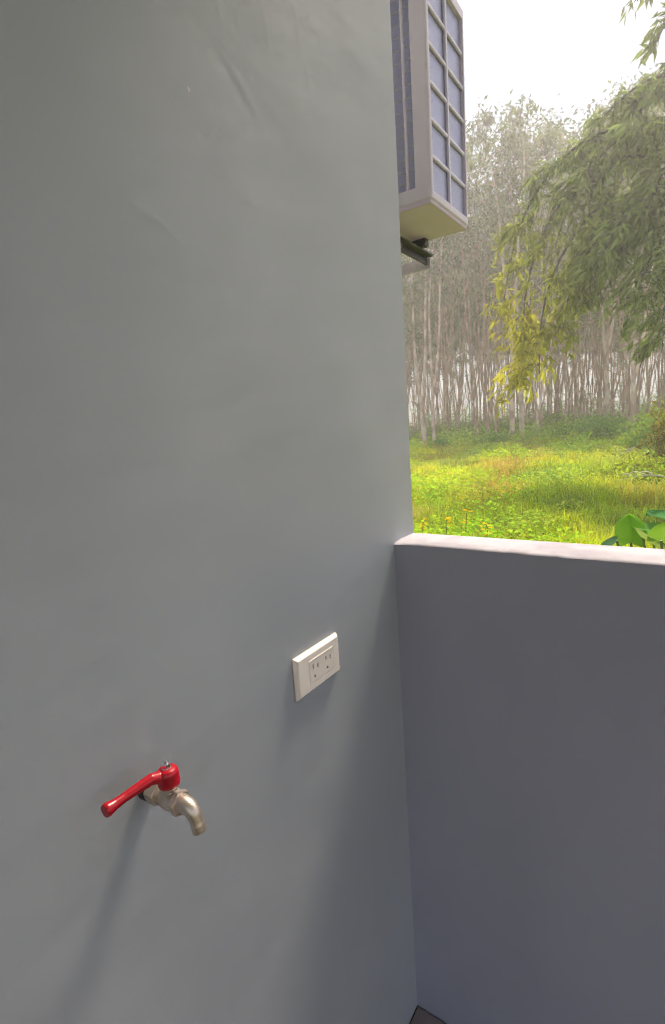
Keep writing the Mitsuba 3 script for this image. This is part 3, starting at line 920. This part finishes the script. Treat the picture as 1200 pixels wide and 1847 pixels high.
flower(-2.05, 5.35, 0.59, 1, 'yellow flower spike nearest the grey wall edge, just above the low wall')
flower(-1.80, 5.45, 0.61, 2, 'yellow flower spike second from the grey wall edge')
flower(-1.28, 5.30, 0.55, 3, 'yellow flower spike farthest right above the low wall')
flower(-1.75, 5.95, 0.60, 4, 'yellow flower spike farthest back from the low wall')


# ------------------------------------------------------------------ big leaved plant behind the low wall
def big_leaf(L, W, droop, cup):
    n, m = 16, 9
    V, F = [], []
    for i in range(n):
        t = i / (n - 1)
        w = W * 0.5 * (math.sin(math.pi * min(1, t * 0.80 + 0.20)) ** 0.75) * (1 if t < 0.999 else 0.02)
        for j in range(m):
            s = 2 * j / (m - 1) - 1
            x = (t - 0.16 * (1 - abs(s) ** 0.7) * 0 - 0.20 * abs(s) * (1 - t) ** 2) * L
            rib = 0.010 * L * abs(math.sin(t * 7 * math.pi + abs(s) * 3.0)) * (abs(s) > 0.1)
            z = -droop * L * t * t + cup * W * (s * s - 0.25) + 0.5 * rib - 0.02 * W * (abs(s) < 0.1)
            V.append((x, s * w, z))
    for i in range(n - 1):
        for j in range(m - 1):
            a = i * m + j
            F += [[a, a + 1, a + m + 1], [a, a + m + 1, a + m]]
    return trimesh.Trimesh(np.array(V), np.array(F), process=False)


def big_plant():
    k = 'broad_leaf_plant'
    tag(k, 'plant with large glossy heart shaped leaves behind the low wall at lower right', 'plant')
    root = np.array([0.52, 2.25, -0.32])
    specs = [  # stem top, azimuth of the blade, pitch, length, width, colour
        ((0.345, 2.05, 0.955), 100, 62, 0.13, 0.115, (0.16, 0.36, 0.012)),
        ((0.305, 2.02, 0.965), 205, -25, 0.085, 0.08, (0.05, 0.14, 0.06)),
        ((0.385, 2.00, 0.990), 20, -30, 0.15, 0.13, (0.20, 0.30, 0.05)),
        ((0.44, 2.10, 0.985), 165, 12, 0.14, 0.14, (0.12, 0.28, 0.06)),
        ((0.44, 1.95, 0.99), 60, 40, 0.12, 0.11, (0.18, 0.36, 0.012)),
        ((0.50, 2.15, 1.01), 150, 20, 0.16, 0.14, (0.06, 0.20, 0.06)),
        ((0.56, 2.00, 1.02), 340, 10, 0.16, 0.14, (0.12, 0.30, 0.03)),
        ((0.40, 2.30, 0.93), 120, 0, 0.15, 0.13, (0.10, 0.26, 0.03)),
        ((0.62, 2.25, 1.02), 30, 0, 0.17, 0.15, (0.10, 0.26, 0.03)),
    ]
    for i, (top, az, pit, L, W, c) in enumerate(specs):
        name = f'big_leaf_{i}'
        scene[name] = {'type': 'principledthin', 'base_color': {'type': 'rgb', 'value': [min(1.0, 1.25 * q + 0.03) for q in c]}, 'roughness': 0.24, 'diff_trans': 0.7, 'eta': 1.45, 'spec_trans': 0.0}
        top = np.array(top)
        put(k + '__stem', tube(spline([root + [0.03 * math.cos(i), 0.03 * math.sin(i), 0], root * 0.45 + top * 0.55 + [0, 0, 0.1], top], 12), np.linspace(0.008, 0.004, 12), 7), 'flower_stem', smooth=50)
        leaf = big_leaf(0.86 * L, 0.86 * W, 0.22, 0.16)
        M = trimesh.transformations.rotation_matrix(math.radians(az), [0, 0, 1]) @ trimesh.transformations.rotation_matrix(math.radians(-pit), [0, 1, 0])
        M[:3, 3] = top
        leaf.apply_transform(M)
        put(k + '__leaf', leaf, name, smooth=True)


big_plant()
